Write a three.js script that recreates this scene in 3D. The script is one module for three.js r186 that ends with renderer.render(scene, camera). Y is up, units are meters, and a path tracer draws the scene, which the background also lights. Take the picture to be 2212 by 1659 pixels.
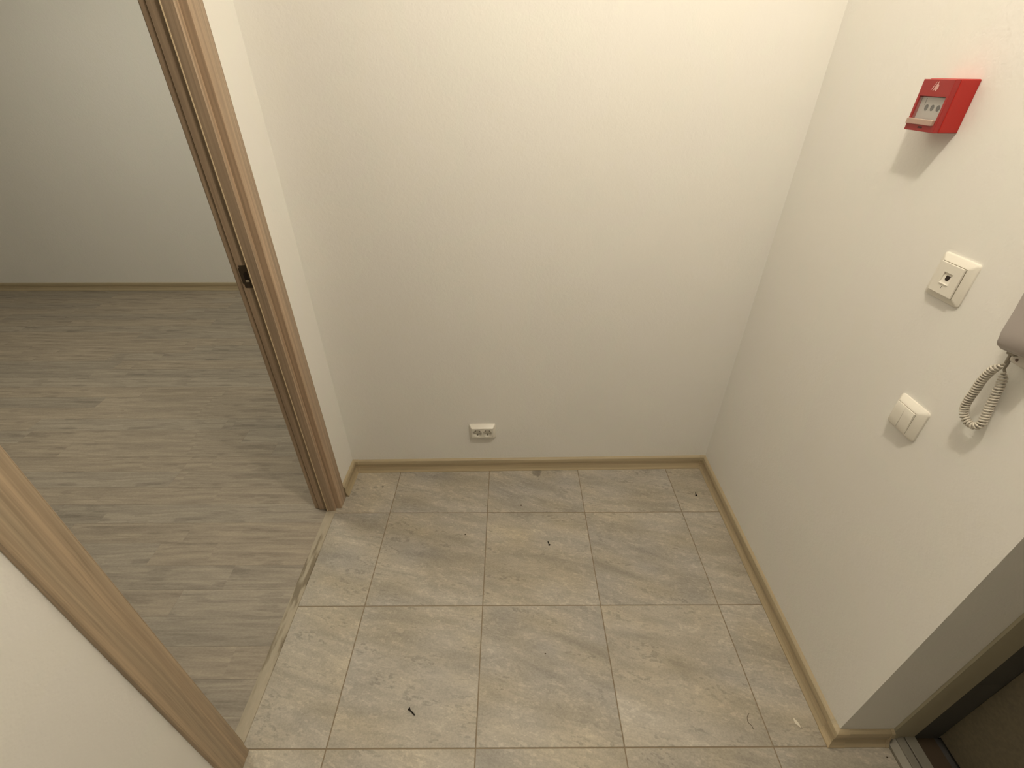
import * as THREE from 'three';
import { RoundedBoxGeometry } from 'three/addons/geometries/RoundedBoxGeometry.js';
import { RectAreaLightUniformsLib } from 'three/addons/lights/RectAreaLightUniformsLib.js';
import { mergeGeometries, toCreasedNormals } from 'three/addons/utils/BufferGeometryUtils.js';

// ---------------------------------------------------------------- camera, light, exposure
const scene = new THREE.Scene();
scene.background = new THREE.Color(0x000000);
const renderer = new THREE.WebGLRenderer({ antialias: true });
renderer.toneMapping = THREE.LinearToneMapping;
renderer.toneMappingExposure = 1.0;
renderer.shadowMap.enabled = true;
RectAreaLightUniformsLib.init();

const EYE = 1.506;
const camera = new THREE.PerspectiveCamera(2 * Math.atan(829.5 / 1003.7) * 180 / Math.PI, 2212 / 1659, 0.02, 30);
camera.position.set(0, EYE, 0);
camera.rotation.order = 'YXZ';
camera.rotation.set(-0.595, -0.0041, 0);
scene.add(camera);

const LAMP = { x: 0.32, y: 2.40, z: -0.54, power: 2.35, color: [1.0, 0.895, 0.725] };
const PANEL = { x: -2.2, z: -2.1, w: 0.6, d: 0.6, power: 20, color: [1.0, 0.925, 0.74] };   // square ceiling light of the adjoining room

// ---------------------------------------------------------------- helpers
const V = (x, y, z) => new THREE.Vector3(x, y, z);
function rng(seed) { let s = seed >>> 0; return () => { s = (s + 0x6D2B79F5) >>> 0; let t = s; t = Math.imul(t ^ (t >>> 15), t | 1); t ^= t + Math.imul(t ^ (t >>> 7), t | 61); return ((t ^ (t >>> 14)) >>> 0) / 4294967296; }; }
const taken = {};
function numbered(n) { const k = taken[n] = (taken[n] ?? -1) + 1; return k ? n + '_' + String(k).padStart(3, '0') : n; }
function shade(o) { o.castShadow = true; o.receiveShadow = true; return o; }
function part(name, geo, mat, parent) { const m = shade(new THREE.Mesh(geo, mat)); m.name = name; parent.add(m); return m; }
function tag(o, label, category, kind, group) { o.userData.label = label; o.userData.category = category; if (kind) o.userData.kind = kind; if (group) o.userData.group = group; return o; }
function thing(name, label, category, pos = [0, 0, 0], turn = 0, kind, group) {
  const g = new THREE.Group(); g.name = numbered(name); g.position.set(...pos); g.rotation.y = turn; scene.add(g);
  return tag(g, label, category, kind, group);
}
function single(name, geo, mat, label, category, kind, group) {
  const m = shade(new THREE.Mesh(geo, mat)); m.name = numbered(name); scene.add(m); return tag(m, label, category, kind, group);
}
// uv in metres from the dominant axis of each face; v always runs along `grain`
function uvMetres(geo, grain = 'y', off = [0, 0]) {
  const g = geo.index ? geo.toNonIndexed() : geo;
  const p = g.attributes.position, uv = new Float32Array(p.count * 2);
  const a = V(), b = V(), c = V(), n = V();
  const rest = { x: ['y', 'z'], y: ['x', 'z'], z: ['x', 'y'] };
  for (let i = 0; i < p.count; i += 3) {
    a.fromBufferAttribute(p, i); b.fromBufferAttribute(p, i + 1); c.fromBufferAttribute(p, i + 2);
    n.copy(b).sub(a).cross(c.clone().sub(a));
    const ax = Math.abs(n.x), ay = Math.abs(n.y), az = Math.abs(n.z);
    const dom = ax >= ay && ax >= az ? 'x' : (ay >= az ? 'y' : 'z');
    let pair = rest[dom];
    if (pair[0] === grain) pair = [pair[1], pair[0]];
    [a, b, c].forEach((q, k) => { uv[(i + k) * 2] = q[pair[0]] + off[0]; uv[(i + k) * 2 + 1] = q[pair[1]] + off[1]; });
  }
  g.setAttribute('uv', new THREE.BufferAttribute(uv, 2));
  if (!g.attributes.normal) g.computeVertexNormals();
  return g;
}
// closed profile [[a,b]...] swept straight: point = o + U*a + W*b + L*t
function sweep(profile, o, U, W, L, crease = 0.6, grain) {
  const pos = [], uvs = [], n = profile.length, P = (q, t) => o.clone().addScaledVector(U, q[0]).addScaledVector(W, q[1]).addScaledVector(L, t);
  const len = L.length(); let s = 0;
  const flip = U.clone().cross(W).dot(L) > 0 ? 1 : -1;
  let area = 0; for (let i = 0; i < n; i++) { const q = profile[i], r = profile[(i + 1) % n]; area += q[0] * r[1] - r[0] * q[1]; }
  const ccw = area > 0 ? 1 : -1, out = flip * ccw;
  const tri = (a, b, c, ua, ub, uc) => { if (out > 0) { pos.push(...a, ...b, ...c); uvs.push(...ua, ...ub, ...uc); } else { pos.push(...a, ...c, ...b); uvs.push(...ua, ...uc, ...ub); } };
  for (let i = 0; i < n; i++) {
    const q = profile[i], r = profile[(i + 1) % n], d = Math.hypot(r[0] - q[0], r[1] - q[1]);
    const A = P(q, 0).toArray(), B = P(r, 0).toArray(), C = P(r, 1).toArray(), D = P(q, 1).toArray();
    tri(A, B, C, [s, 0], [s + d, 0], [s + d, len]); tri(A, C, D, [s, 0], [s + d, len], [s, len]); s += d;
  }
  const pts = profile.map(q => new THREE.Vector2(q[0], q[1]));
  for (const [i, j, k] of THREE.ShapeUtils.triangulateShape(ccw > 0 ? pts : pts.slice().reverse(), [])) {
    const at = m => profile[ccw > 0 ? m : n - 1 - m];
    const t0 = [i, j, k].map(m => P(at(m), 0).toArray()), t1 = [i, j, k].map(m => P(at(m), 1).toArray()), u = [i, j, k].map(m => at(m));
    if (flip > 0) { pos.push(...t0[0], ...t0[2], ...t0[1], ...t1[0], ...t1[1], ...t1[2]); uvs.push(...u[0], ...u[2], ...u[1], ...u[0], ...u[1], ...u[2]); }
    else { pos.push(...t0[0], ...t0[1], ...t0[2], ...t1[0], ...t1[2], ...t1[1]); uvs.push(...u[0], ...u[1], ...u[2], ...u[0], ...u[2], ...u[1]); }
  }
  const g = new THREE.BufferGeometry();
  g.setAttribute('position', new THREE.Float32BufferAttribute(pos, 3));
  g.setAttribute('uv', new THREE.Float32BufferAttribute(uvs, 2));
  g.computeVertexNormals();
  return toCreasedNormals(g, crease);
}
function box(x0, x1, y0, y1, z0, z1) { const g = new THREE.BoxGeometry(x1 - x0, y1 - y0, z1 - z0).toNonIndexed(); g.translate((x0 + x1) / 2, (y0 + y1) / 2, (z0 + z1) / 2); return g; }
function rbox(x0, x1, y0, y1, z0, z1, r = 0.002, s = 2) { const g = new RoundedBoxGeometry(x1 - x0, y1 - y0, z1 - z0, s, r); g.translate((x0 + x1) / 2, (y0 + y1) / 2, (z0 + z1) / 2); return g.index ? g.toNonIndexed() : g; }
function plan(poly, y0, y1) { return sweep(poly, V(0, y0, 0), V(1, 0, 0), V(0, 0, 1), V(0, y1 - y0, 0), 0.3); }
const merge = list => { list.forEach(g => { for (const k of Object.keys(g.attributes)) if (!['position', 'normal', 'uv'].includes(k)) g.deleteAttribute(k); }); return mergeGeometries(list.map(g => g.index ? g.toNonIndexed() : g)); };
// slab with a chamfered upper rim; uv from cell coordinates
function slab(x0, x1, z0, z1, y0, y1, c, uvOf) {
  const r = [[x0, z0], [x0, z1], [x1, z1], [x1, z0]], t = [[x0 + c, z0 + c], [x0 + c, z1 - c], [x1 - c, z1 - c], [x1 - c, z0 + c]], pos = [], uv = [];
  const add = (...v) => v.forEach(q => { pos.push(...q); uv.push(...uvOf(q[0], q[2])); });
  const quad = (a, b, d, e) => { add(a, b, d); add(a, d, e); };
  for (let i = 0; i < 4; i++) { const j = (i + 1) % 4; const at = (q, y) => [q[0], y, q[1]];
    quad(at(r[i], y0), at(r[j], y0), at(r[j], y1 - c), at(r[i], y1 - c)); quad(at(r[i], y1 - c), at(r[j], y1 - c), at(t[j], y1), at(t[i], y1)); }
  quad(...t.map(q => [q[0], y1, q[1]]));
  const g = new THREE.BufferGeometry(); g.setAttribute('position', new THREE.Float32BufferAttribute(pos, 3)); g.setAttribute('uv', new THREE.Float32BufferAttribute(uv, 2)); g.computeVertexNormals(); return g;
}
// plate with sloping rim: rounded rectangles stacked from the wall (z=0) to the front (z=d); cap closes the front
function frustum(w, h, w2, h2, d, lip = 0.003, cap = true, rad = 0.007) {
  const lev = [[w, h, 0, rad], [w, h, lip, rad], [w - 0.0012, h - 0.0012, lip + 0.0010, rad], [w - 0.0034, h - 0.0034, lip + 0.0018, rad * 0.9], [w2 + 0.0045, h2 + 0.0045, d - 0.0010, 0.0032], [w2 + 0.0018, h2 + 0.0018, d - 0.0002, 0.0024], [w2, h2, d, 0.0020]], pos = [];
  const loop = ([a, b, z, r]) => { const o = []; for (const [sx, sy, t0] of [[1, 1, 0], [-1, 1, 1], [-1, -1, 2], [1, -1, 3]]) for (let k = 0; k <= 4; k++) { const t = (t0 + k / 4) * Math.PI / 2; o.push([sx * (a / 2 - r) + Math.cos(t) * r, sy * (b / 2 - r) + Math.sin(t) * r, z]); } return o; };
  const L = lev.map(loop), n = L[0].length;
  for (let i = 0; i + 1 < L.length; i++) for (let k = 0; k < n; k++) { const m = (k + 1) % n; pos.push(...L[i][k], ...L[i][m], ...L[i + 1][m], ...L[i][k], ...L[i + 1][m], ...L[i + 1][k]); }
  const F = L[L.length - 1]; if (cap) for (let k = 1; k + 1 < n; k++) pos.push(...F[0], ...F[k], ...F[k + 1]);
  for (let k = 1; k + 1 < n; k++) pos.push(...L[0][0], ...L[0][k + 1], ...L[0][k]);
  const g = new THREE.BufferGeometry(); g.setAttribute('position', new THREE.Float32BufferAttribute(pos, 3)); g.setAttribute('uv', new THREE.Float32BufferAttribute(new Float32Array(pos.length / 3 * 2), 2)); g.computeVertexNormals();
  return toCreasedNormals(g, 0.42);
}

// ---------------------------------------------------------------- procedural textures
function lattice(seed) { const r = rng(seed), t = new Float32Array(65536); for (let i = 0; i < 65536; i++) t[i] = r(); return t; }
const LAT = lattice(77);
function vnoise(x, y, wx, wy, s) {   // value noise, periodic in wx, wy cells
  const xi = Math.floor(x), yi = Math.floor(y), fx = x - xi, fy = y - yi;
  const u = fx * fx * (3 - 2 * fx), v = fy * fy * (3 - 2 * fy);
  const m = (a, b) => { a = ((a % wx) + wx) % wx; b = ((b % wy) + wy) % wy; return LAT[(a * 157 + b * 9973 + s * 3301 + ((a * b * 31) & 1023)) & 65535]; };
  const a = m(xi, yi), b = m(xi + 1, yi), c = m(xi, yi + 1), d = m(xi + 1, yi + 1);
  return a + (b - a) * u + (c - a) * v + (a - b - c + d) * u * v;
}
function fbm(x, y, w, h, s, o = 4, gain = 0.5) { let t = 0, a = 1, n = 0; for (let i = 0; i < o; i++) { t += a * vnoise(x, y, w, h, s + i * 7); n += a; a *= gain; x *= 2; y *= 2; w *= 2; h *= 2; } return t / n; }
const clamp = (v, a = 0, b = 1) => Math.min(b, Math.max(a, v)), mix = (a, b, t) => a + (b - a) * t, step = (a, b, x) => { const t = clamp((x - a) / (b - a)); return t * t * (3 - 2 * t); };
function texture(w, h, f, srgb = true) {   // f(u,v) -> [r,g,b] 0..1
  const d = new Uint8Array(w * h * 4);
  for (let j = 0; j < h; j++) for (let i = 0; i < w; i++) { const c = f((i + .5) / w, (j + .5) / h), k = (j * w + i) * 4; d[k] = clamp(c[0]) * 255; d[k + 1] = clamp(c[1]) * 255; d[k + 2] = clamp(c[2]) * 255; d[k + 3] = 255; }
  const t = new THREE.DataTexture(d, w, h); t.wrapS = t.wrapT = THREE.RepeatWrapping; t.magFilter = THREE.LinearFilter; t.minFilter = THREE.LinearMipmapLinearFilter; t.generateMipmaps = true;
  if (srgb) t.colorSpace = THREE.SRGBColorSpace; t.needsUpdate = true; return t;
}
const grey = v => [v, v, v];

const wallBump = texture(512, 512, (u, v) => grey(0.6 * fbm(u * 48, v * 48, 48, 48, 3, 3) + 0.4 * fbm(u * 160, v * 160, 160, 160, 9, 2)), false); wallBump.repeat.set(2, 2);
const wallTint = texture(256, 256, (u, v) => { const n = fbm(u * 6, v * 6, 6, 6, 21, 5), k = 0.98 + 0.02 * n; return [0.957 * k, 0.95 * k, 0.932 * k]; }); wallTint.repeat.set(0.5, 0.5);
const M = {};
M.wall = new THREE.MeshStandardMaterial({ map: wallTint, roughness: 0.78, bumpMap: wallBump, bumpScale: 0.0006 });
M.ceiling = new THREE.MeshStandardMaterial({ color: 0xf3f1ec, roughness: 0.9 });
M.plastic = new THREE.MeshPhysicalMaterial({ color: 0xeeeae0, roughness: 0.32 });
M.plasticGroove = new THREE.MeshStandardMaterial({ color: 0x8d8674, roughness: 0.6 });
M.darkHole = new THREE.MeshStandardMaterial({ color: 0x2a1f18, roughness: 0.7 });

// stone tile faces
function stone(seed, marks) {
  const r = rng(seed), ox = Math.floor(r() * 60), oy = Math.floor(r() * 60), ang = 0.16 + r() * 0.20, ca = Math.cos(ang), sa = Math.sin(ang), tone = (r() - 0.5) * 0.02;
  return texture(640, 640, (u, v) => {
    const x = u * ca + v * sa + ox, y = -u * sa + v * ca + oy;
    const big = fbm(x * 1.6, y * 4.2, 4096, 4096, 5, 3);
    const vein = fbm(x * 3.2 + big * 1.5, y * 15 + big * 2, 4096, 4096, 31, 4, 0.55);
    const fine = fbm(x * 26, y * 58, 4096, 4096, 51, 3, 0.6);
    const grain = fbm(x * 110, y * 150, 4096, 4096, 71, 2);
    const patch = step(0.42, 0.66, fbm(x * 4, y * 8, 4096, 4096, 91, 3));
    let L = 0.705 + tone + (big - 0.5) * 0.13 + (vein - 0.5) * 0.19 + (grain - 0.5) * 0.09;
    L -= step(0.52, 0.70, fine) * 0.085 * patch * step(0.38, 0.56, vein);
    L += step(0.56, 0.72, fine) * 0.055 * (1 - patch);
    L -= step(0.64, 0.72, vein) * 0.05;
    const warm = fbm(x * 2.5, y * 5, 4096, 4096, 111, 2) - 0.5;
    let c = [L * (1.0 + warm * 0.03), L * (0.962 + warm * 0.0), L * (0.893 - warm * 0.07)];
    if (marks) for (const m of marks) { const n = fbm(u * 22, v * 22, 64, 64, 131, 3) - 0.5, d = Math.hypot((u - m[0]) / m[2], (v - m[1]) / m[3]) + n * 0.9, k = m[4] * (1 - step(0.75, 1.05, d)); c = c.map(q => q * (1 - k)); }
    return c;
  });
}
const stoneBump = texture(512, 512, (u, v) => grey(0.7 * fbm(u * 24, v * 60, 24, 60, 161, 4) + 0.3 * fbm(u * 120, v * 160, 120, 160, 171, 2)), false);
const stoneMat = (seed, marks) => new THREE.MeshPhysicalMaterial({ map: stone(seed, marks), roughness: 0.5, bumpMap: stoneBump, bumpScale: 0.0005 });
M.stone = [1, 2, 3, 4, 5, 6, 7, 8].map(s => stoneMat(s * 13 + 5));
M.grout = new THREE.MeshStandardMaterial({ color: 0x928470, roughness: 0.95 });

// grey laminate strips: v along the strip
function laminate(seed) {
  const r = rng(seed), oy = Math.floor(r() * 500), tone = (r() - 0.5) * 0.05, warm = (r() - 0.5) * 0.03;
  return texture(128, 1024, (u, v) => {
    const y = v + oy, w = fbm(u * 2, y * 2, 4096, 4096, 15, 3);
    const g1 = fbm(u * 7 + w * 3, y * 3.2, 4096, 4096, 25, 3), g2 = fbm(u * 15 + w * 5, y * 14, 4096, 4096, 35, 4), g3 = fbm(u * 50, y * 220, 4096, 4096, 45, 2);
    let L = 0.625 + tone + (g1 - 0.5) * 0.13 + (g2 - 0.5) * 0.12 + (g3 - 0.5) * 0.07;
    L -= step(0.62, 0.74, fbm(u * 5, y * 9, 4096, 4096, 55, 3)) * 0.05;
    return [L * (1 + warm), L * 0.94, L * (0.855 - warm)];
  });
}
const lamBump = texture(128, 512, (u, v) => grey(fbm(u * 30, v * 22, 30, 22, 201, 4)), false);
M.laminate = [1, 2, 3, 4, 5, 6, 7].map(s => new THREE.MeshStandardMaterial({ map: laminate(s * 29), roughness: 0.55, bumpMap: lamBump, bumpScale: 0.0003 }));
M.laminateBed = new THREE.MeshStandardMaterial({ color: 0x6a6152, roughness: 0.9 });

// door wood: v along the grain, one repeat = 1 m along, 0.25 m across
function wood(seed, base, contrast) {
  return texture(512, 1024, (u, v) => {
    const w = fbm(u * 4, v * 2, 4, 2, seed, 3);
    const a = fbm(u * 40 + w * 2, v * 2, 40, 2, seed + 3, 3), b = fbm(u * 130 + w * 4, v * 5, 130, 5, seed + 9, 2), k = fbm(u * 9 + w, v * 1, 9, 1, seed + 5, 2);
    const pore = step(0.62, 0.8, fbm(u * 150, v * 18, 150, 18, seed + 17, 2));
    const L = 1 + contrast * ((a - 0.5) * 0.34 + (b - 0.5) * 0.16 + (k - 0.5) * 0.22 - pore * 0.06);
    return [base[0] * L, base[1] * (L - (k - 0.5) * 0.03), base[2] * (L - (k - 0.5) * 0.05)];
  });
}
const woodTex = wood(211, [0.71, 0.62, 0.525], 0.7); woodTex.repeat.set(4, 1);
const woodTex2 = wood(261, [0.69, 0.615, 0.52], 0.75); woodTex2.repeat.set(4, 1);
M.wood = new THREE.MeshPhysicalMaterial({ map: woodTex, roughness: 0.48 });
M.woodNear = new THREE.MeshPhysicalMaterial({ map: woodTex2, roughness: 0.5 });
const skirtTex = wood(311, [0.715, 0.655, 0.54], 0.5); skirtTex.repeat.set(4, 1);
M.skirt = new THREE.MeshPhysicalMaterial({ map: skirtTex, roughness: 0.42 });
const stripTex = (() => texture(64, 1024, (u, v) => {   // worn threshold strip with trodden-in dirt in the middle
  const n = fbm(u * 6, v * 40, 6, 40, 401, 4), m = fbm(u * 2, v * 9, 2, 9, 411, 3), d = step(0.40, 0.62, m + 0.32 * (1 - Math.abs(v - 0.42) * 3.2) - 0.12) * 0.26 * step(0.3, 0.6, n + 0.2);
  const L = (0.70 + (n - 0.5) * 0.06) * (1 - d); return [L, L * (0.945 - d * 0.1), L * (0.84 - d * 0.25)];
}))();
M.strip = new THREE.MeshStandardMaterial({ map: stripTex, roughness: 0.55 });
M.strike = new THREE.MeshStandardMaterial({ color: 0x5b5044, metalness: 0.7, roughness: 0.45 });
M.seal = new THREE.MeshStandardMaterial({ color: 0xd6c2a2, roughness: 0.5 });

M.red = new THREE.MeshPhysicalMaterial({ color: 0xb0231b, roughness: 0.42 });
M.redFace = new THREE.MeshPhysicalMaterial({ color: 0xa02a29, roughness: 0.42 });
M.redDark = new THREE.MeshStandardMaterial({ color: 0x3a0908, roughness: 0.6 });
M.clear = new THREE.MeshPhysicalMaterial({ color: 0xffffff, roughness: 0.12, transmission: 1, thickness: 0, ior: 1.49 });
M.frostClip = new THREE.MeshPhysicalMaterial({ color: 0xe6cfc0, roughness: 0.3, transmission: 0.55, thickness: 0 });
M.insert = new THREE.MeshStandardMaterial({ color: 0xb9b6b2, roughness: 0.45 });
M.ink = new THREE.MeshStandardMaterial({ color: 0x4c4a4b, roughness: 0.6 });
M.whiteInk = new THREE.MeshStandardMaterial({ color: 0xd9aaa4, roughness: 0.5 });

M.handset = new THREE.MeshPhysicalMaterial({ color: 0xb0a8a4, roughness: 0.35 });
M.cradle = new THREE.MeshPhysicalMaterial({ color: 0xe4ded6, roughness: 0.35 });
M.cord = new THREE.MeshPhysicalMaterial({ color: 0xcfc8bb, roughness: 0.35 });
M.cable = new THREE.MeshPhysicalMaterial({ color: 0x9f9788, roughness: 0.4 });

M.steel = new THREE.MeshStandardMaterial({ color: 0x8f8b80, roughness: 0.5, metalness: 0.15 });
M.steelFrame = new THREE.MeshStandardMaterial({ color: 0xaaa38e, roughness: 0.5, metalness: 0.05 });
M.rubber = new THREE.MeshStandardMaterial({ color: 0x4a4845, roughness: 0.6 });
M.rustBrown = new THREE.MeshStandardMaterial({ color: 0x47392a, roughness: 0.7 });
const leafTex = texture(256, 256, (u, v) => { const n = fbm(u * 60, v * 60, 60, 60, 501, 3), k = 0.43 + (n - 0.5) * 0.08; return [k, k * 0.93, k * 0.77]; }); leafTex.repeat.set(3, 3);
M.leaf = new THREE.MeshPhysicalMaterial({ map: leafTex, roughness: 0.5 });
M.blackMetal = new THREE.MeshStandardMaterial({ color: 0x1c1612, roughness: 0.45, metalness: 0.6 });
M.paper = new THREE.MeshStandardMaterial({ color: 0xe9e3d4, roughness: 0.7 });
M.thread = new THREE.MeshStandardMaterial({ color: 0x4a3b2c, roughness: 0.8 });
M.bulb = new THREE.MeshStandardMaterial({ color: 0xfff6e6, emissive: new THREE.Color(1, 0.87, 0.66), emissiveIntensity: 3, roughness: 0.4 });

// ---------------------------------------------------------------- plan of the place
const CEIL = 2.62, backZ = x => -1.534 - (x + 0.706) * 0.01395, rightX = z => 0.870 + 0.01045 * (-0.503 - z);
const LX = -0.710, LX2 = -0.802, FARZ = -3.632, NEARZ = 4.2, ROOMX = -5.2, ROOMZ = 1.6;
const DOOR = { z0: -1.345, z1: -0.43, h: 2.06 };              // rough opening in the left wall

// walls
single('wall_back', uvMetres(plan([[-0.80, backZ(-0.80)], [1.30, backZ(1.30)], [1.30, -1.75], [-0.80, -1.75]], 0, CEIL)), M.wall, 'cream painted end wall of the hall with the low double socket', 'wall', 'structure');
single('wall_right', uvMetres(merge([
  plan([[0.870, -0.503], [1.30, -0.503], [1.30, -1.60], [rightX(-1.60), -1.60]], 0, CEIL),
  box(0.870, 1.30, 2.1, CEIL, -0.503, 0.42), box(0.870, 1.30, 0, CEIL, 0.42, NEARZ)])), M.wall, 'cream painted wall carrying the red call point, with the entrance recess', 'wall', 'structure');
single('wall_left', uvMetres(merge([
  plan([[LX2, FARZ], [LX2, DOOR.z0], [LX, DOOR.z0], [-0.706, backZ(-0.706) - 0.01], [-0.70, FARZ]], 0, CEIL),
  box(LX2, LX, DOOR.h, CEIL, DOOR.z0, DOOR.z1), box(LX2, LX, 0, CEIL, DOOR.z1, NEARZ)])), M.wall, 'cream painted wall around the wooden door frame', 'wall', 'structure');
single('wall_near', uvMetres(box(-0.85, 1.30, 0, CEIL, NEARZ, NEARZ + 0.1)), M.wall, 'cream painted wall closing the hall behind the viewer', 'wall', 'structure');
single('wall_far', uvMetres(box(ROOMX - 0.1, LX2 + 0.1, 0, CEIL, FARZ - 0.1, FARZ)), M.wall, 'dim cream wall across the adjoining room, above the laminate', 'wall', 'structure');
single('wall_room_side', uvMetres(box(ROOMX - 0.1, ROOMX, 0, CEIL, FARZ, ROOMZ)), M.wall, 'cream side wall of the adjoining room, out of sight', 'wall', 'structure');
single('wall_room_near', uvMetres(box(ROOMX - 0.1, LX2, 0, CEIL, ROOMZ, ROOMZ + 0.1)), M.wall, 'cream wall of the adjoining room on the viewer side', 'wall', 'structure');
single('ceiling', uvMetres(box(ROOMX - 0.1, 1.30, CEIL, CEIL + 0.1, FARZ - 0.1, NEARZ + 0.1)), M.ceiling, 'flat white ceiling over hall and adjoining room', 'ceiling', 'structure');

// hall floor: one mesh for each tile
{
  const f = thing('floor', 'beige stone-look square tiles on the hall floor', 'floor', [0, 0, 0], 0, 'structure');
  part('grout_bed', uvMetres(box(-0.74, 1.16, -0.06, -0.0012, -1.62, NEARZ)), M.grout, f);
  const T = 0.4, G = 0.0015, X0 = -0.4957, Z0 = -1.2843, r = rng(5);
  const marks = { '2_-1': [[0.536, 0.43, 0.05, 0.075, 0.2], [0.551, 0.533, 0.007, 0.008, 0.4]], '0_-1': [[0.846, 0.637, 0.013, 0.016, 0.28], [0.77, 0.65, 0.025, 0.022, 0.12]] };
  for (let c = -1; c <= 4; c++) for (let k = -1; k <= 13; k++) {
    let x0 = X0 + (c - 0) * T, x1 = x0 + T, z0 = Z0 + k * T, z1 = z0 + T;
    const cx = x0, cz = z0;
    x0 = Math.max(x0 + G, -0.7245); x1 = Math.min(x1 - G, 1.013); z0 = Math.max(z0 + G, -1.56); z1 = Math.min(z1 - G, NEARZ);
    if (x1 - x0 < 0.01 || z1 - z0 < 0.01) continue;
    const key = c + 1 + '_' + k, spin = Math.floor(r() * 2), m = marks[key] ? stoneMat(90 + c, marks[key]) : M.stone[Math.floor(r() * 8)];
    const uvOf = (x, z) => { const u = (x - cx) / T, v = (z - cz) / T; return spin && !marks[key] ? [1 - u, 1 - v] : [u, v]; };
    part('tile', slab(x0, x1, z0, z1, -0.010, (r() - 0.5) * 0.0003, 0.0007, uvOf), m, f);
  }
}
// room floor: one mesh for each laminate strip
{
  const f = thing('floor', 'grey-beige wood-look laminate strips in the adjoining room', 'floor', [0, 0, 0], 0, 'structure');
  part('underlay', uvMetres(box(ROOMX, -0.74, -0.06, -0.0008, FARZ, ROOMZ)), M.laminateBed, f);
  const W = 0.0965, r = rng(41); let n = 0;
  for (let k = -29; k < 28; k++) {
    const z0 = Math.max(FARZ, -0.947 + k * W), z1 = Math.min(ROOMZ, -0.947 + (k + 1) * W);
    if (z1 - z0 < 0.01) continue;
    let x = -0.7535, len = 0.25 + r() * 0.75;
    while (x > ROOMX) {
      const a = Math.max(ROOMX, x - len), sv = r(), oz = z0, xa = x;
      if (x - a > 0.02) { part('strip', slab(a + 0.0001, x - 0.0001, z0 + 0.0001, z1 - 0.0001, -0.008, 0, 0.0003, (px, pz) => [(pz - oz) / W * 0.98, (xa - px) / 1.15 + sv]), M.laminate[Math.floor(r() * 7)], f); n++; }
      x = a; len = 0.95 + r() * 0.15;
    }
  }
  console.log('strips', n);
}
// threshold strip between tile and laminate
{
  const pf = [[-0.019, 0], [-0.018, 0.0028], [-0.012, 0.0046], [0.012, 0.0046], [0.018, 0.0028], [0.019, 0]];
  const g = sweep(pf, V(-0.739, -0.0004, -1.302), V(1, 0, 0), V(0, 1, 0), V(0, 0, 0.82));
  const p = g.attributes.position, uv = g.attributes.uv; for (let i = 0; i < p.count; i++) uv.setXY(i, (p.getX(i) + 0.758) / 0.038, (p.getZ(i) + 1.302) / 0.82);
  single('trim_1', g, M.strip, 'worn beige threshold strip between the tiles and the laminate', 'threshold', 'structure');
}

// ---------------------------------------------------------------- skirting
const SK = [[0, 0], [0.0215, 0], [0.0215, 0.0035], [0.0185, 0.0075], [0.0175, 0.0085], [0.0135, 0.017], [0.0118, 0.027], [0.0128, 0.0345], [0.0138, 0.038], [0.0135, 0.047], [0.0105, 0.0565], [0.005, 0.0605], [0, 0.061]];
const SKcap = SK.map(([a, b]) => [a === 0 ? 0 : a + 0.0012, b === 0 ? 0 : b + 0.001]);
function skirting(name, label, A, B, out, caps) {   // A,B on the wall line (x,z)
  const g = thing(name, label, 'baseboard', [0, 0, 0], 0, 'structure');
  const d = V(B[0] - A[0], 0, B[1] - A[1]);
  part('skirting_board', sweep(SK, V(A[0], 0, A[1]), out, V(0, 1, 0), d), M.skirt, g);
  const u = d.clone().normalize();
  for (const c of caps || []) part(c.name, sweep(SKcap, V(A[0], 0, A[1]).addScaledVector(u, c.at), out, V(0, 1, 0), u.clone().multiplyScalar(c.len)), M.skirt, g);
  return g;
}
const nb = V(0.01395, 0, 1).normalize(), nr = V(-1, 0, -0.01045).normalize();
skirting('baseboard_back', 'beige plastic skirting along the end wall below the double socket', [-0.706, backZ(-0.706)], [0.8807, backZ(0.8807)], nb, [{ name: 'corner_cap', at: 0, len: 0.026 }, { name: 'corner_cap', at: 1.561, len: 0.026 }]);
const br = skirting('baseboard_right', 'long beige plastic skirting under the red call point wall', [rightX(-1.555), -1.555], [0.870, -0.503], nr, []);
{ // moulded outer corner piece turning into the recess
  const secs = [[V(0.8702, 0, -0.526), nr], [V(0.870, 0, -0.503), V(-1, 0, 1)], [V(0.892, 0, -0.503), V(0, 0, 1)]].map(([p, d]) => SKcap.map(([q, h]) => p.clone().addScaledVector(d, q).setY(h)));
  const pos = [], quad = (a, b, c, d) => [a, b, c, a, c, d].forEach(v => pos.push(v.x, v.y, v.z)), n = SKcap.length;
  for (let k = 0; k < 2; k++) for (let i = 0; i + 1 < n; i++) quad(secs[k][i], secs[k + 1][i], secs[k + 1][i + 1], secs[k][i + 1]);
  for (const [k, f] of [[0, 0], [2, 1]]) for (let i = 1; i + 1 < n; i++) { const t = [secs[k][0], secs[k][i], secs[k][i + 1]]; if (f) t.reverse(); t.forEach(v => pos.push(v.x, v.y, v.z)); }
  const g = new THREE.BufferGeometry(); g.setAttribute('position', new THREE.Float32BufferAttribute(pos, 3)); g.computeVertexNormals();
  part('corner_cap', uvMetres(toCreasedNormals(g, 0.6), 'x'), M.skirt, br);
}
skirting('baseboard_left', 'short stub of beige skirting between door casing and corner', [-0.7095, -1.372], [-0.7062, -1.53], V(1, 0, 0.02).normalize(), [{ name: 'end_cap', at: 0, len: 0.006 }]);
skirting('baseboard_doorway', 'short beige skirting on the recess beside the entrance door', [0.870, -0.503], [1.012, -0.503], V(0, 0, 1), [{ name: 'end_cap', at: 0.132, len: 0.0098 }]);
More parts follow.
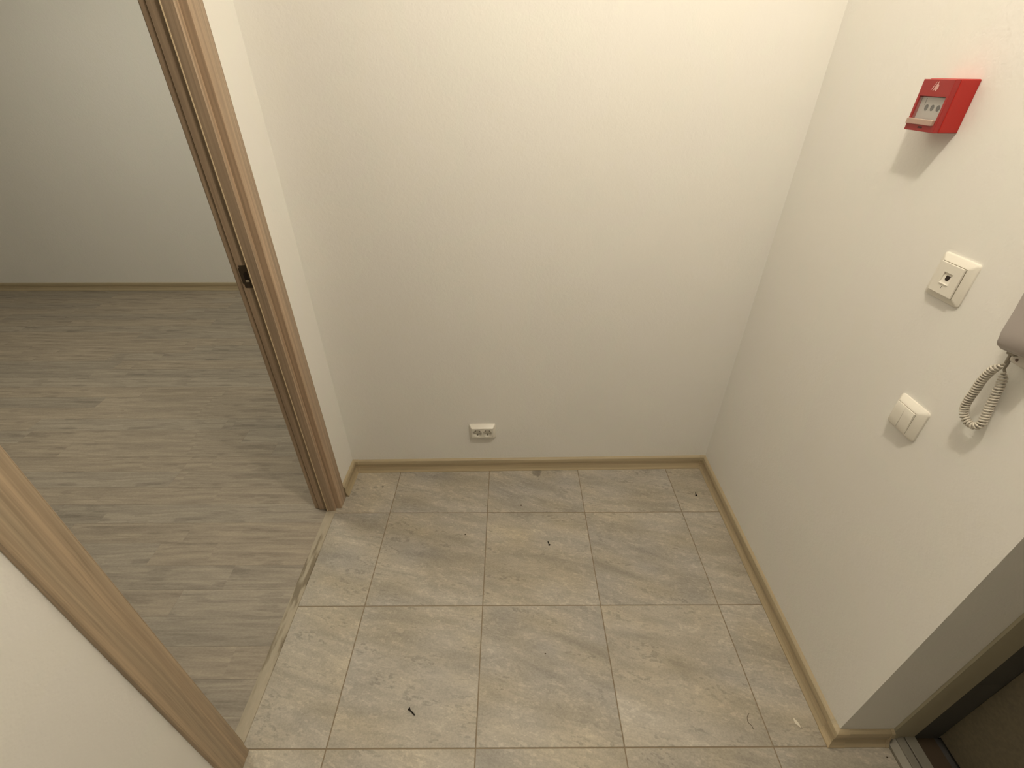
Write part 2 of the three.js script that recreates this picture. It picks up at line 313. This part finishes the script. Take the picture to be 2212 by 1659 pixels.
skirting('baseboard_far', 'beige plastic skirting at the far side of the adjoining room', [ROOMX, FARZ], [LX2, FARZ], V(0, 0, 1), [{ name: 'joint_cap', at: ROOMX * -1 - 3.30, len: 0.012 }]);

skirting('baseboard_room', 'beige plastic skirting along the side wall of the adjoining room', [ROOMX, FARZ + 0.022], [ROOMX, ROOMZ], V(1, 0, 0), []);
skirting('baseboard_near', 'beige plastic skirting on the hall wall before the wooden casing', [LX, -0.4065], [LX, NEARZ], V(1, 0, 0), []);

// ---------------------------------------------------------------- interior door frame (no leaf in view)
{
  const d = thing('door_1', 'open interior doorway framed in pinkish brown wood-look casing', 'door frame', [0, 0, 0], 0, 'structure');
  const HT = 2.0, up = h => V(0, h, 0), ex = V(1, 0, 0), ez = V(0, 0, 1), O = V(0, 0, 0);
  const clear = 0.0012;
  // far jamb: rebate on the room side, stop on the hall side
  const jf = [[-0.790, -1.334], [-0.790, -1.3030], [-0.7885, -1.3015], [-0.7525, -1.3015], [-0.7525, -1.2935], [-0.751, -1.292], [-0.7235, -1.292], [-0.7215, -1.294], [-0.7215, -1.334]];
  const jg = sweep(jf, V(0, clear, 0), ex, ez, up(HT), 0.4);
  const jamb = part('jamb', jg, M.wood, d);
  part('seal', sweep([[-0.7545, -1.3012], [-0.7545, -1.2925], [-0.7538, -1.2903], [-0.7524, -1.2898], [-0.7508, -1.2905], [-0.7508, -1.3012]], V(0, clear, 0), ex, ez, up(HT), 0.4), M.seal, jamb);
  // far casings
  const casingFar = x => [[x[0], -1.375], [x[0], -1.309], [x[1], -1.309], [x[1], -1.375]];
  const hallC = [[-0.7215, -1.3088], [-0.7025, -1.3088], [-0.7005, -1.3108], [-0.6998, -1.325], [-0.6998, -1.362], [-0.7012, -1.3735], [-0.703, -1.3755], [-0.7098, -1.3755], [-0.7098, -1.34], [-0.7215, -1.336]];
  part('casing', sweep(hallC, V(0, clear, 0), ex, ez, up(HT + 0.06), 0.35), M.wood, d);
  const roomC = [[-0.7925, -1.3095], [-0.7935, -1.3075], [-0.807, -1.3085], [-0.812, -1.313], [-0.8125, -1.37], [-0.811, -1.3755], [-0.8022, -1.3755], [-0.8022, -1.347], [-0.7925, -1.344]];
  part('casing', sweep(roomC, V(0, clear, 0), ex, ez, up(HT + 0.06), 0.35), M.wood, d);
  // near jamb and casings (mirror)
  const mir = (p, m) => p.map(([x, z]) => [x, m - z]).reverse(), MZ = -1.375 - 0.4075 - 0.0095;
  part('jamb', sweep(mir(jf, MZ), V(0, clear, 0), ex, ez, up(HT), 0.4), M.woodNear, d);
  const nearC = [[-0.7215, -0.4832], [-0.7022, -0.4832], [-0.7003, -0.4815], [-0.6990, -0.474], [-0.6984, -0.44], [-0.6985, -0.416], [-0.6992, -0.4115], [-0.7008, -0.4088], [-0.7030, -0.4080], [-0.7098, -0.4078], [-0.7098, -0.445], [-0.7215, -0.449]];
  part('casing', sweep(nearC, V(0, clear, 0), ex, ez, up(HT + 0.06), 0.35), M.woodNear, d);
  part('casing', sweep(mir(roomC, MZ), V(0, clear, 0), ex, ez, up(HT + 0.06), 0.35), M.woodNear, d);
  // head
  part('head_jamb', uvMetres(box(-0.790, -0.7215, HT + 0.002, HT + 0.034, -1.334, -0.4575), 'z'), M.wood, d);
  part('head_casing', uvMetres(rbox(-0.7098, -0.6998, HT + 0.008, HT + 0.075, -1.3755, -0.4082, 0.002), 'z'), M.wood, d);
  part('head_casing', uvMetres(rbox(-0.8125, -0.8022, HT + 0.008, HT + 0.075, -1.3755, -0.4082, 0.002), 'z'), M.wood, d);
  // strike plate on the rebate of the far jamb
  const sh = new THREE.Shape();
  [[-0.7855, -0.022], [-0.7855, 0.026], [-0.7822, 0.026], [-0.7822, 0.034], [-0.7578, 0.034], [-0.7578, -0.034], [-0.7822, -0.034], [-0.7822, -0.022]].forEach(([x, y], i) => i ? sh.lineTo(x, y) : sh.moveTo(x, y));
  const hole = new THREE.Path(); hole.moveTo(-0.7762, -0.013); hole.lineTo(-0.7762, 0.008); hole.quadraticCurveTo(-0.772, 0.0165, -0.7635, 0.0145); hole.lineTo(-0.7635, -0.013); hole.lineTo(-0.7762, -0.013); sh.holes.push(hole);
  const pg = new THREE.ExtrudeGeometry(sh, { depth: 0.0014, bevelEnabled: false }); pg.translate(0, 1.0055, -1.3014);
  const plate = part('strike_plate', pg, M.strike, d); plate.userData.label = 'dark metal strike plate with a latch opening';
  part('latch_hole', box(-0.7762, -0.7635, 0.9925, 1.0215, -1.3016, -1.3011), M.darkHole, plate);
  part('latch_tongue', rbox(-0.7745, -0.7640, 0.9895, 0.9962, -1.3010, -1.2985, 0.001), new THREE.MeshStandardMaterial({ color: 0xc9bda6, metalness: 0.5, roughness: 0.35 }), plate);
}

// ---------------------------------------------------------------- entrance door
{
  const d = thing('door_2', 'dark steel entrance door with grey frame and metal sill', 'door', [0, 0, 0], 0, 'structure');
  const HT = 2.098, Z1 = 0.4185, zf = -0.5025;
  const fr = [[1.0125, zf], [1.0125, zf + 0.006], [1.0365, zf + 0.007], [1.038, zf + 0.004], [1.0855, zf + 0.003], [1.0865, zf]];
  part('frame_post', sweep(fr, V(0, 0.001, 0), V(1, 0, 0), V(0, 0, 1), V(0, HT - 0.001, 0), 0.3), M.steelFrame, d);
  part('frame_post', uvMetres(box(1.0125, 1.0865, 0.001, HT, Z1 - 0.012, Z1)), M.steelFrame, d);
  part('frame_head', uvMetres(box(1.0125, 1.0865, HT - 0.012, HT, zf + 0.008, Z1 - 0.013)), M.steelFrame, d);
  const gk = part('door_seal', uvMetres(merge([box(1.0870, 1.1575, 0.001, 0.318, zf - 0.0, zf + 0.002), box(1.0870, 1.1575, 0.3195, HT, zf, zf + 0.0018)])), M.rubber, d);
  gk.userData.label = 'black rubber seal between frame and leaf';
  part('door_seal', uvMetres(box(1.0870, 1.1575, 0.001, HT, Z1 - 0.002, Z1)), M.rubber, d);
  const lf = part('leaf', uvMetres(rbox(1.1560, 1.215, 0.016, HT - 0.004, zf + 0.0022, Z1 - 0.0022, 0.0012)), M.leaf, d);
  part('lock_escutcheon', rbox(1.149, 1.1565, 0.93, 1.16, Z1 - 0.10, Z1 - 0.055, 0.003), M.steel, lf);
  part('handle', rbox(1.105, 1.118, 1.06, 1.075, Z1 - 0.20, Z1 - 0.07, 0.005), M.steel, lf);
  part('handle_neck', rbox(1.105, 1.150, 1.058, 1.077, Z1 - 0.088, Z1 - 0.068, 0.005), M.steel, lf);
  // sill: sloping nose, two ribs with a groove, brown rebate
  const L = V(0, 0, Z1 - zf - 0.002), o = V(0, -0.0005, zf + 0.001), ux = V(1, 0, 0), uy = V(0, 1, 0);
  const sl = part('sill_nose', sweep([[1.0135, -0.0], [1.0145, 0.008], [1.032, 0.0175], [1.032, 0]], o, ux, uy, L, 0.3), M.steel, d);
  part('sill_rib', sweep([[1.0325, 0], [1.0325, 0.0195], [1.0335, 0.0205], [1.0535, 0.0205], [1.0545, 0.0195], [1.0545, 0]], o, ux, uy, L, 0.3), M.steel, d);
  part('sill_rib', sweep([[1.0585, 0], [1.0585, 0.0185], [1.0595, 0.0195], [1.0860, 0.0195], [1.0868, 0.0185], [1.0868, 0]], o, ux, uy, L, 0.3), M.steel, d);
  part('sill_groove', uvMetres(box(1.0547, 1.0583, -0.0005, 0.008, zf + 0.001, Z1 - 0.001)), M.rubber, d);
  part('sill_rebate', uvMetres(box(1.0872, 1.1440, -0.0005, 0.006, zf + 0.0025, Z1 - 0.003)), M.rustBrown, d);
  part('sill_gap', uvMetres(box(1.1445, 1.22, -0.0005, 0.003, zf + 0.0025, Z1 - 0.003)), M.rubber, d);
  part('outer_panel', uvMetres(box(1.22, 1.30, -0.05, HT, zf, Z1)), M.rubber, d);
}

// ---------------------------------------------------------------- fixtures on the right wall
const wallTurn = -(Math.PI / 2 + 0.01045);
const onRight = (y, z) => [rightX(z), y, z];

{ // red manual call point
  const W = 0.081, H = 0.088, D = 0.047;
  const g = thing('call_point', 'red fire alarm call point box with clear flip cover on the wall', 'fire alarm', onRight(1.4465, -1.0655), wallTurn);
  part('back_box', rbox(-W / 2 - 0.0005, W / 2 + 0.0005, -H / 2 - 0.0005, H / 2 + 0.001, 0, D * 0.80, 0.0025), M.red, g);
  const bodyShape = new THREE.Shape(); const w = W / 2, h = H / 2;
  bodyShape.moveTo(-w, -h); bodyShape.lineTo(w, -h); bodyShape.lineTo(w, h); bodyShape.lineTo(-w, h); bodyShape.lineTo(-w, -h);
  const win = new THREE.Path(); win.moveTo(-0.034, -0.031); win.lineTo(-0.034, 0.0155); win.lineTo(0.034, 0.0155); win.lineTo(0.034, -0.031); win.lineTo(-0.034, -0.031); bodyShape.holes.push(win);
  const bg = new THREE.ExtrudeGeometry(bodyShape, { depth: D * 0.2 - 0.001, bevelEnabled: true, bevelSize: 0.001, bevelThickness: 0.001, bevelOffset: -0.001, bevelSegments: 2 }); bg.translate(0, 0, D * 0.8 + 0.001);
  const face = part('front_cover', bg, M.redFace, g);
  // flame emblem near the top
  const fl = (pts) => { const s = new THREE.Shape(); pts.forEach((p, i) => i ? s.lineTo(p[0], p[1]) : s.moveTo(p[0], p[1])); const e = new THREE.ExtrudeGeometry(s, { depth: 0.0002, bevelEnabled: false }); e.translate(-0.002, 0.0335, D + 0.0012); return e; };
  part('flame_emblem', merge([fl([[-0.0085, -0.008], [-0.0065, -0.002], [-0.001, 0.0065], [0.0005, 0.0075], [-0.003, 0.0005], [-0.005, -0.004]]), fl([[-0.004, -0.009], [-0.0015, -0.0025], [0.0045, 0.008], [0.005, 0.003], [0.008, 0.0005], [0.0075, -0.005], [0.0035, -0.0095], [0.001, -0.006]])]), M.whiteInk, face);
  const ins = part('break_element', rbox(-0.0335, 0.0335, -0.026, 0.0150, D * 0.8 - 0.001, D * 0.8 + 0.0035, 0.001), M.insert, g); ins.userData.label = 'pale grey press element with printed dots';
  const dot = (x, y, r, r2) => { const c = new THREE.CylinderGeometry(1, 1, 0.0004, 20).toNonIndexed(); c.rotateX(Math.PI / 2); c.scale(r, r2, 1); c.translate(x, y, D * 0.8 + 0.0037); return c; };
  for (const [x, y] of [[-0.0125, -0.0035], [0.003, -0.0035], [0.0185, -0.0035]]) part('printed_dot', dot(x, y, 0.0046, 0.0054), M.ink, ins);
  part('printed_line', box(-0.0205, -0.0193, 0.0005, 0.0125, D * 0.8 + 0.0035, D * 0.8 + 0.0038), M.ink, ins);
  const cov = part('clear_cover', box(-0.0328, 0.0328, -0.0285, 0.0143, D - 0.001, D - 0.0002), M.clear, g);
  part('cover_lip', rbox(-0.0385, 0.033, -0.0325, -0.0225, D - 0.0005, D + 0.0055, 0.0012), M.frostClip, cov);
  part('key_slot', box(-0.0045, 0.0075, -0.0385, -0.0355, D + 0.0008, D + 0.0013), M.redDark, face);
}

{ // telephone socket
  const g = thing('telephone_socket', 'white square telephone socket plate with one small jack', 'phone socket', onRight(1.1628, -0.8715), wallTurn);
  part('frame', frustum(0.0865, 0.0865, 0.0585, 0.0605, 0.0105), M.plastic, g);
  part('groove', box(-0.0290, 0.0290, -0.0300, 0.0300, 0.0100, 0.01065), M.plasticGroove, g);
  const s = new THREE.Shape(); s.moveTo(-0.0281, -0.0291); s.lineTo(0.0281, -0.0291); s.lineTo(0.0281, 0.0291); s.lineTo(-0.0281, 0.0291); s.lineTo(-0.0281, -0.0291);
  const h = new THREE.Path(); h.moveTo(-0.0108, -0.0075); h.lineTo(-0.0108, 0.0120); h.lineTo(0.0108, 0.0120); h.lineTo(0.0108, -0.0075); h.lineTo(-0.0108, -0.0075); s.holes.push(h);
  const e = new THREE.ExtrudeGeometry(s, { depth: 0.0026, bevelEnabled: true, bevelSize: 0.0006, bevelThickness: 0.0006, bevelOffset: -0.0006, bevelSegments: 2 }); e.translate(0, 0, 0.0112);
  part('cover_plate', e, M.plastic, g);
  const pit = part('jack_well', sweep([[0.0107, 0.0108], [-0.0074, 0.0108], [-0.0074, 0.0138], [0.0118, 0.0112]].map(q => [q[0], q[1]]), V(-0.0106, 0, 0), V(0, 1, 0), V(0, 0, 1), V(0.0212, 0, 0), 0.2), M.plastic, g);
  const hs = new THREE.Shape(); hs.moveTo(-0.0046, 0.0046); hs.lineTo(0.0046, 0.0046); hs.lineTo(0.0046, -0.0012); hs.quadraticCurveTo(0.0040, -0.0046, 0, -0.0050); hs.quadraticCurveTo(-0.0040, -0.0046, -0.0046, -0.0012); hs.lineTo(-0.0046, 0.0046);
  const he = new THREE.ExtrudeGeometry(hs, { depth: 0.0004, bevelEnabled: false }); he.rotateX(-0.13); he.translate(0.0008, 0.0024, 0.0126);
  part('jack_opening', he, M.darkHole, pit);
  part('jack_ledge', rbox(-0.0115, 0.0105, -0.0105, -0.0082, 0.0140, 0.0158, 0.0007), M.plastic, g);
  const mk = box(-0.0006, 0.0006, -0.0024, 0.0024, 0.0143, 0.0145); mk.rotateZ(-0.25); mk.translate(-0.001, -0.0165, 0);
  part('maker_mark', mk, M.ink, g);
}

{ // double rocker switch
  const g = thing('light_switch', 'white double rocker light switch below the telephone socket', 'light switch', onRight(0.8755, -0.7985), wallTurn);
  part('frame', frustum(0.081, 0.0775, 0.0530, 0.0550, 0.0155, 0.004), M.plastic, g);
  part('groove', box(-0.0258, 0.0258, -0.0268, 0.0268, 0.0150, 0.0157), M.plasticGroove, g);
  // each rocker is dished, one side tipped in
  for (const s of [-1, 1]) {
    const a = s < 0 ? -0.0253 : 0.0005, b = s < 0 ? -0.0005 : 0.0253, e = s < 0 ? 0.0009 : 0;
    part('rocker', sweep([[-0.0262, 0.0158], [0.0262, 0.0158], [0.0262, 0.0192 - e], [0.0245, 0.0200 - e], [0.005, 0.0189], [-0.008, 0.0184], [-0.0245, 0.0180 + e], [-0.0262, 0.0174 + e]], V(a, 0, 0), V(0, 1, 0), V(0, 0, 1), V(b - a, 0, 0), 0.5), M.plastic, g);
  }
}

{ // intercom with handset and coiled cord
  const g = thing('intercom', 'grey-white intercom handset with coiled cord hanging on the wall', 'intercom', onRight(1.20, -0.65), wallTurn);
  // local x towards the entrance, y up, z out of the wall
  const cr = part('cradle', rbox(-0.024, 0.062, -0.094, 0.125, 0, 0.018, 0.006, 3), M.cradle, g);
  part('cradle_foot', rbox(-0.030, 0.030, -0.1085, -0.080, 0.003, 0.0205, 0.007, 3), M.cradle, cr);
  const sc = new THREE.CylinderGeometry(0.0026, 0.0026, 0.0008, 16); sc.rotateX(Math.PI / 2); sc.translate(-0.0155, -0.0985, 0.0206); part('screw_hole', sc, new THREE.MeshStandardMaterial({ color: 0x6e5a50, roughness: 0.6 }), cr);
  // handset: rounded bar, ear and mouth ends thicker
  const pf = [[-0.085, 0.019], [-0.085, 0.040], [-0.081, 0.047], [-0.074, 0.051], [-0.055, 0.0525], [-0.02, 0.049], [0.03, 0.047], [0.075, 0.049], [0.105, 0.053], [0.122, 0.051], [0.128, 0.044], [0.128, 0.019]];
  const hg = sweep(pf, V(-0.0345, 0, 0), V(0, 1, 0), V(0, 0, 1), V(0.054, 0, 0), 0.7);
  const hs = part('handset', hg, M.handset, g); hs.position.set(-0.0345, -0.082, 0); hs.rotation.z = 0.12; hg.translate(0.0345, 0.082, 0);
  part('handset_rim', rbox(-0.0003, 0.0543, -0.0042, 0.002, 0.020, 0.0435, 0.003), M.handset, hs);
  part('cord_socket', rbox(0.0045, 0.0185, -0.012, -0.002, 0.022, 0.032, 0.002), M.cable, hs);
  // coiled cord: helix on a hanging loop, world pixels turned into wall offsets beforehand
  const C = [[-0.0173, -0.1039, 0.034], [-0.0189, -0.1128, 0.036], [-0.0252, -0.1204, 0.036], [-0.0334, -0.1468, 0.034], [-0.0363, -0.1754, 0.031], [-0.0389, -0.2034, 0.028], [-0.0367, -0.2202, 0.026], [-0.0304, -0.2307, 0.024], [-0.0205, -0.2367, 0.022], [-0.0089, -0.2358, 0.02], [-0.0034, -0.2263, 0.018], [-0.006, -0.215, 0.017], [-0.0106, -0.1939, 0.016], [-0.0149, -0.1715, 0.015], [-0.0179, -0.1518, 0.015], [-0.0215, -0.139, 0.015], [-0.0248, -0.1291, 0.016]].map(q => V(...q));
  const curve = new THREE.CatmullRomCurve3(C, false, 'centripetal');
  const turns = 50, N = turns * 10, fr = curve.computeFrenetFrames(N, false), pts = [];
  for (let i = 0; i <= N; i++) { const t = i / N, p = curve.getPointAt(t), a = t * turns * Math.PI * 2, R = 0.0054 * Math.min(1, t * 14, (1 - t) * 20 + 0.25); pts.push(p.addScaledVector(fr.normals[i], Math.cos(a) * R).addScaledVector(fr.binormals[i], Math.sin(a) * R)); }
  part('coiled_cord', new THREE.TubeGeometry(new THREE.CatmullRomCurve3(pts), N * 2, 0.0020, 6, false), M.cord, g);
  const tail = new THREE.CatmullRomCurve3([pts[N], V(-0.0277, -0.124, 0.016), V(-0.0279, -0.1162, 0.016), V(-0.030, -0.1078, 0.014), V(-0.028, -0.0985, 0.012)]);
  part('cord_tail', new THREE.TubeGeometry(tail, 24, 0.0021, 8, false), M.cable, g);
  const tail2 = new THREE.CatmullRomCurve3([V(-0.023, -0.0905, 0.028), V(-0.0205, -0.097, 0.031), pts[0], pts[4]]);
  part('cord_tail', new THREE.TubeGeometry(tail2, 16, 0.0021, 8, false), M.cable, g);
}

// ---------------------------------------------------------------- double socket on the end wall
{
  const x = -0.1205, g = thing('double_socket', 'small white double power socket low on the end wall', 'power socket', [x, 0.2215, backZ(x)], 0.01395);
  part('housing', frustum(0.1125, 0.074, 0.0885, 0.047, 0.0205, 0.004, false, 0.005), M.plastic, g);
  for (const s of [-1, 1]) {
    const sh = new THREE.Shape(); sh.moveTo(s < 0 ? -0.0432 : 0.0002, -0.0224); sh.lineTo(s < 0 ? -0.0002 : 0.0432, -0.0224); sh.lineTo(s < 0 ? -0.0002 : 0.0432, 0.0224); sh.lineTo(s < 0 ? -0.0432 : 0.0002, 0.0224); sh.closePath();
    const hp = new THREE.Path(); hp.absarc(s * 0.0212, -0.0005, 0.0185, 0, Math.PI * 2, true); sh.holes.push(hp);
    const e = new THREE.ExtrudeGeometry(sh, { depth: 0.0190, bevelEnabled: false, curveSegments: 20 }); e.translate(0, 0, 0.0015);
    const face = part('socket_face', e, M.plastic, g);
    const bs = new THREE.CylinderGeometry(0.0184, 0.0184, 0.001, 28); bs.rotateX(Math.PI / 2); bs.translate(s * 0.0212, -0.0005, 0.0022); part('socket_well', bs, M.plastic, face);
    for (const k of [-1, 1]) { const pin = new THREE.CylinderGeometry(0.0026, 0.0026, 0.0006, 12); pin.rotateX(Math.PI / 2); pin.translate(s * 0.0212 + k * 0.0095, -0.0005, 0.0030); part('pin_hole', pin, M.darkHole, face); }
    for (const k of [-1, 1]) part('earth_clip', box(s * 0.0212 - 0.002, s * 0.0212 + 0.002, k * 0.0165 - 0.0015 - 0.0005, k * 0.0165 + 0.0015 - 0.0005, 0.0027, 0.0110), M.plasticGroove, face);
  }
}

// ---------------------------------------------------------------- small things on the hall floor
function screw(x, z, len, turn, label) {
  const g = thing('screw', label, 'screw', [x, 0, z], turn, null, 'dropped black screws');
  const prof = [[0, 0], [0.0006, 0.001], [0.0013, 0.004], [0.0014, len - 0.006], [0.0017, len - 0.004], [0.0040, len - 0.0008], [0.0040, len], [0, len]].map(q => new THREE.Vector2(...q));
  const b = new THREE.LatheGeometry(prof, 14); b.rotateX(Math.PI / 2 - 0.07); b.translate(0, 0.0016 + 0.07 * 0, 0);
  b.computeBoundingBox(); b.translate(0, -b.boundingBox.min.y + 0.0001, 0); part('shank_and_head', b, M.blackMetal, g);
  const th = []; for (let i = 0; i <= 90; i++) { const t = i / 90, a = t * Math.PI * 2 * 11; th.push(V(Math.cos(a) * 0.0016, 0.0042 + Math.sin(a) * 0.0016 - t * 0.001, 0.003 + t * (len - 0.011))); }
  const tg = new THREE.TubeGeometry(new THREE.CatmullRomCurve3(th), 180, 0.0003, 4, false); part('thread', tg, M.blackMetal, g);
  return g;
}

screw(0.1420, -1.1412, 0.019, Math.atan2(0.005, 0.0179), 'tiny black screw lying on a tile out in the middle of the floor');
screw(0.7933, -1.3879, 0.019, Math.atan2(-0.0031, 0.0183), 'tiny black screw lying near the corner of end wall and call point wall');
screw(-0.2705, -0.5602, 0.026, Math.atan2(-0.0192, -0.0161), 'brown-black screw on a tile towards the threshold strip, head turned away from it');
{
  const c = new THREE.CatmullRomCurve3([V(0.6717, 0.0007, -0.5626), V(0.6625, 0.0012, -0.5535), V(0.6600, 0.0007, -0.5413), V(0.6657, 0.0007, -0.5335), V(0.6672, 0.0012, -0.5237)]);
  single('thread_snippet', new THREE.TubeGeometry(c, 40, 0.0006, 6, false), M.thread, 'short curled dark thread on a tile beside the white chip', 'thread');
  const s = new THREE.Shape(); [[0.7902, -0.5508], [0.7925, -0.5498], [0.7985, -0.5400], [0.8000, -0.5345], [0.7996, -0.5264], [0.7960, -0.5310], [0.7900, -0.5365], [0.7888, -0.5430]].forEach(([x, z], i) => i ? s.lineTo(x, -z) : s.moveTo(x, -z));
  const e = new THREE.ExtrudeGeometry(s, { depth: 0.0011, bevelEnabled: true, bevelSize: 0.0003, bevelThickness: 0.0003, bevelOffset: -0.0003, bevelSegments: 1 }); e.rotateX(-Math.PI / 2); e.translate(0, 0.0004, 0);
  single('plaster_chip', e, M.paper, 'white pointed chip lying on a tile near the long skirting', 'debris');
  const crumb = (x, z, r, seed, label) => { const g = new THREE.IcosahedronGeometry(r, 1), q = rng(seed), p = g.attributes.position, seen = {}; for (let i = 0; i < p.count; i++) { const k = [p.getX(i), p.getY(i), p.getZ(i)].map(v => v.toFixed(5)).join(); const f = seen[k] ??= 0.7 + q() * 0.6; p.setXYZ(i, p.getX(i) * f * 1.5, p.getY(i) * f * 0.6, p.getZ(i) * f); } g.computeVertexNormals(); g.computeBoundingBox(); g.translate(x, -g.boundingBox.min.y + 0.0001, z); single('dirt_crumb', g, M.thread, label, 'crumb', null, 'dirt crumbs on the tiles'); };
  crumb(0.0440, -1.3206, 0.0026, 3, 'dark dirt crumb on a tile below the double socket');
  crumb(0.1067, -0.7269, 0.0016, 4, 'speck of dirt out in the open tiles, away from walls and screws');
  crumb(-0.1780, -1.1748, 0.0018, 6, 'speck of dirt beside a tile joint between socket and threshold strip');
  crumb(0.9932, -0.4600, 0.0016, 7, 'speck of dirt beside the metal door sill');
}

// ---------------------------------------------------------------- lamps (bare bulbs on short flex, above the frame)
function pendant(L, label) {
  const g = thing('pendant_bulb', label, 'lamp', [L.x, 0, L.z], 0, null, 'bare ceiling bulbs');
  const rose = new THREE.LatheGeometry([[0, -0.028], [0.02, -0.028], [0.042, -0.018], [0.05, 0], [0, 0]].map(q => new THREE.Vector2(...q)), 24); rose.translate(0, CEIL - 0.0005, 0); part('ceiling_rose', rose, M.plastic, g);
  const fl = new THREE.CylinderGeometry(0.003, 0.003, CEIL - 0.028 - (L.y + 0.04), 8); fl.translate(0, (CEIL - 0.028 + L.y + 0.04) / 2, 0); part('flex', fl, M.plastic, g);
  const h = new THREE.CylinderGeometry(0.016, 0.019, 0.05, 20); h.translate(0, L.y + 0.062, 0); part('lamp_holder', h, M.plastic, g);
  const bp = [[0, -0.045], [0.016, -0.0425], [0.030, -0.033], [0.036, -0.018], [0.0365, 0], [0.032, 0.018], [0.021, 0.033], [0.0145, 0.042], [0, 0.042]].map(q => new THREE.Vector2(...q));
  const b = new THREE.LatheGeometry(bp, 28); b.translate(0, L.y, 0); part('bulb', b, M.bulb, g);
  const p = new THREE.PointLight(new THREE.Color().setRGB(...L.color), L.power, 0, 2); p.position.set(0, L.y, 0); p.castShadow = true; p.shadow.radius = 2; p.shadow.mapSize.set(1024, 1024); p.shadow.camera.near = 0.06; p.name = 'bulb_light'; g.add(p);
}
pendant(LAMP, 'glowing bare bulb hanging over the tiles in front of the end wall');
{
  const P = PANEL, g = thing('ceiling_light', 'square white ceiling light of the adjoining laminate room', 'lamp', [P.x, CEIL, P.z]);
  const w = P.w / 2, d = P.d / 2, t = 0.02;
  part('light_frame', merge([box(-w - t, w + t, -0.03, -0.0005, -d - t, -d), box(-w - t, w + t, -0.03, -0.0005, d, d + t), box(-w - t, -w, -0.03, -0.0005, -d, d), box(w, w + t, -0.03, -0.0005, -d, d)]), M.plastic, g);
  part('diffuser', box(-w, w, -0.022, -0.002, -d, d), new THREE.MeshStandardMaterial({ color: 0xf4f0e6, emissive: new THREE.Color().setRGB(...P.color), emissiveIntensity: 0.6, roughness: 0.6 }), g);
  const a = new THREE.RectAreaLight(new THREE.Color().setRGB(...P.color), P.power, P.w, P.d); a.position.set(0, -0.026, 0); a.rotation.x = -Math.PI / 2; a.name = 'panel_light'; g.add(a);
}

renderer.render(scene, camera);
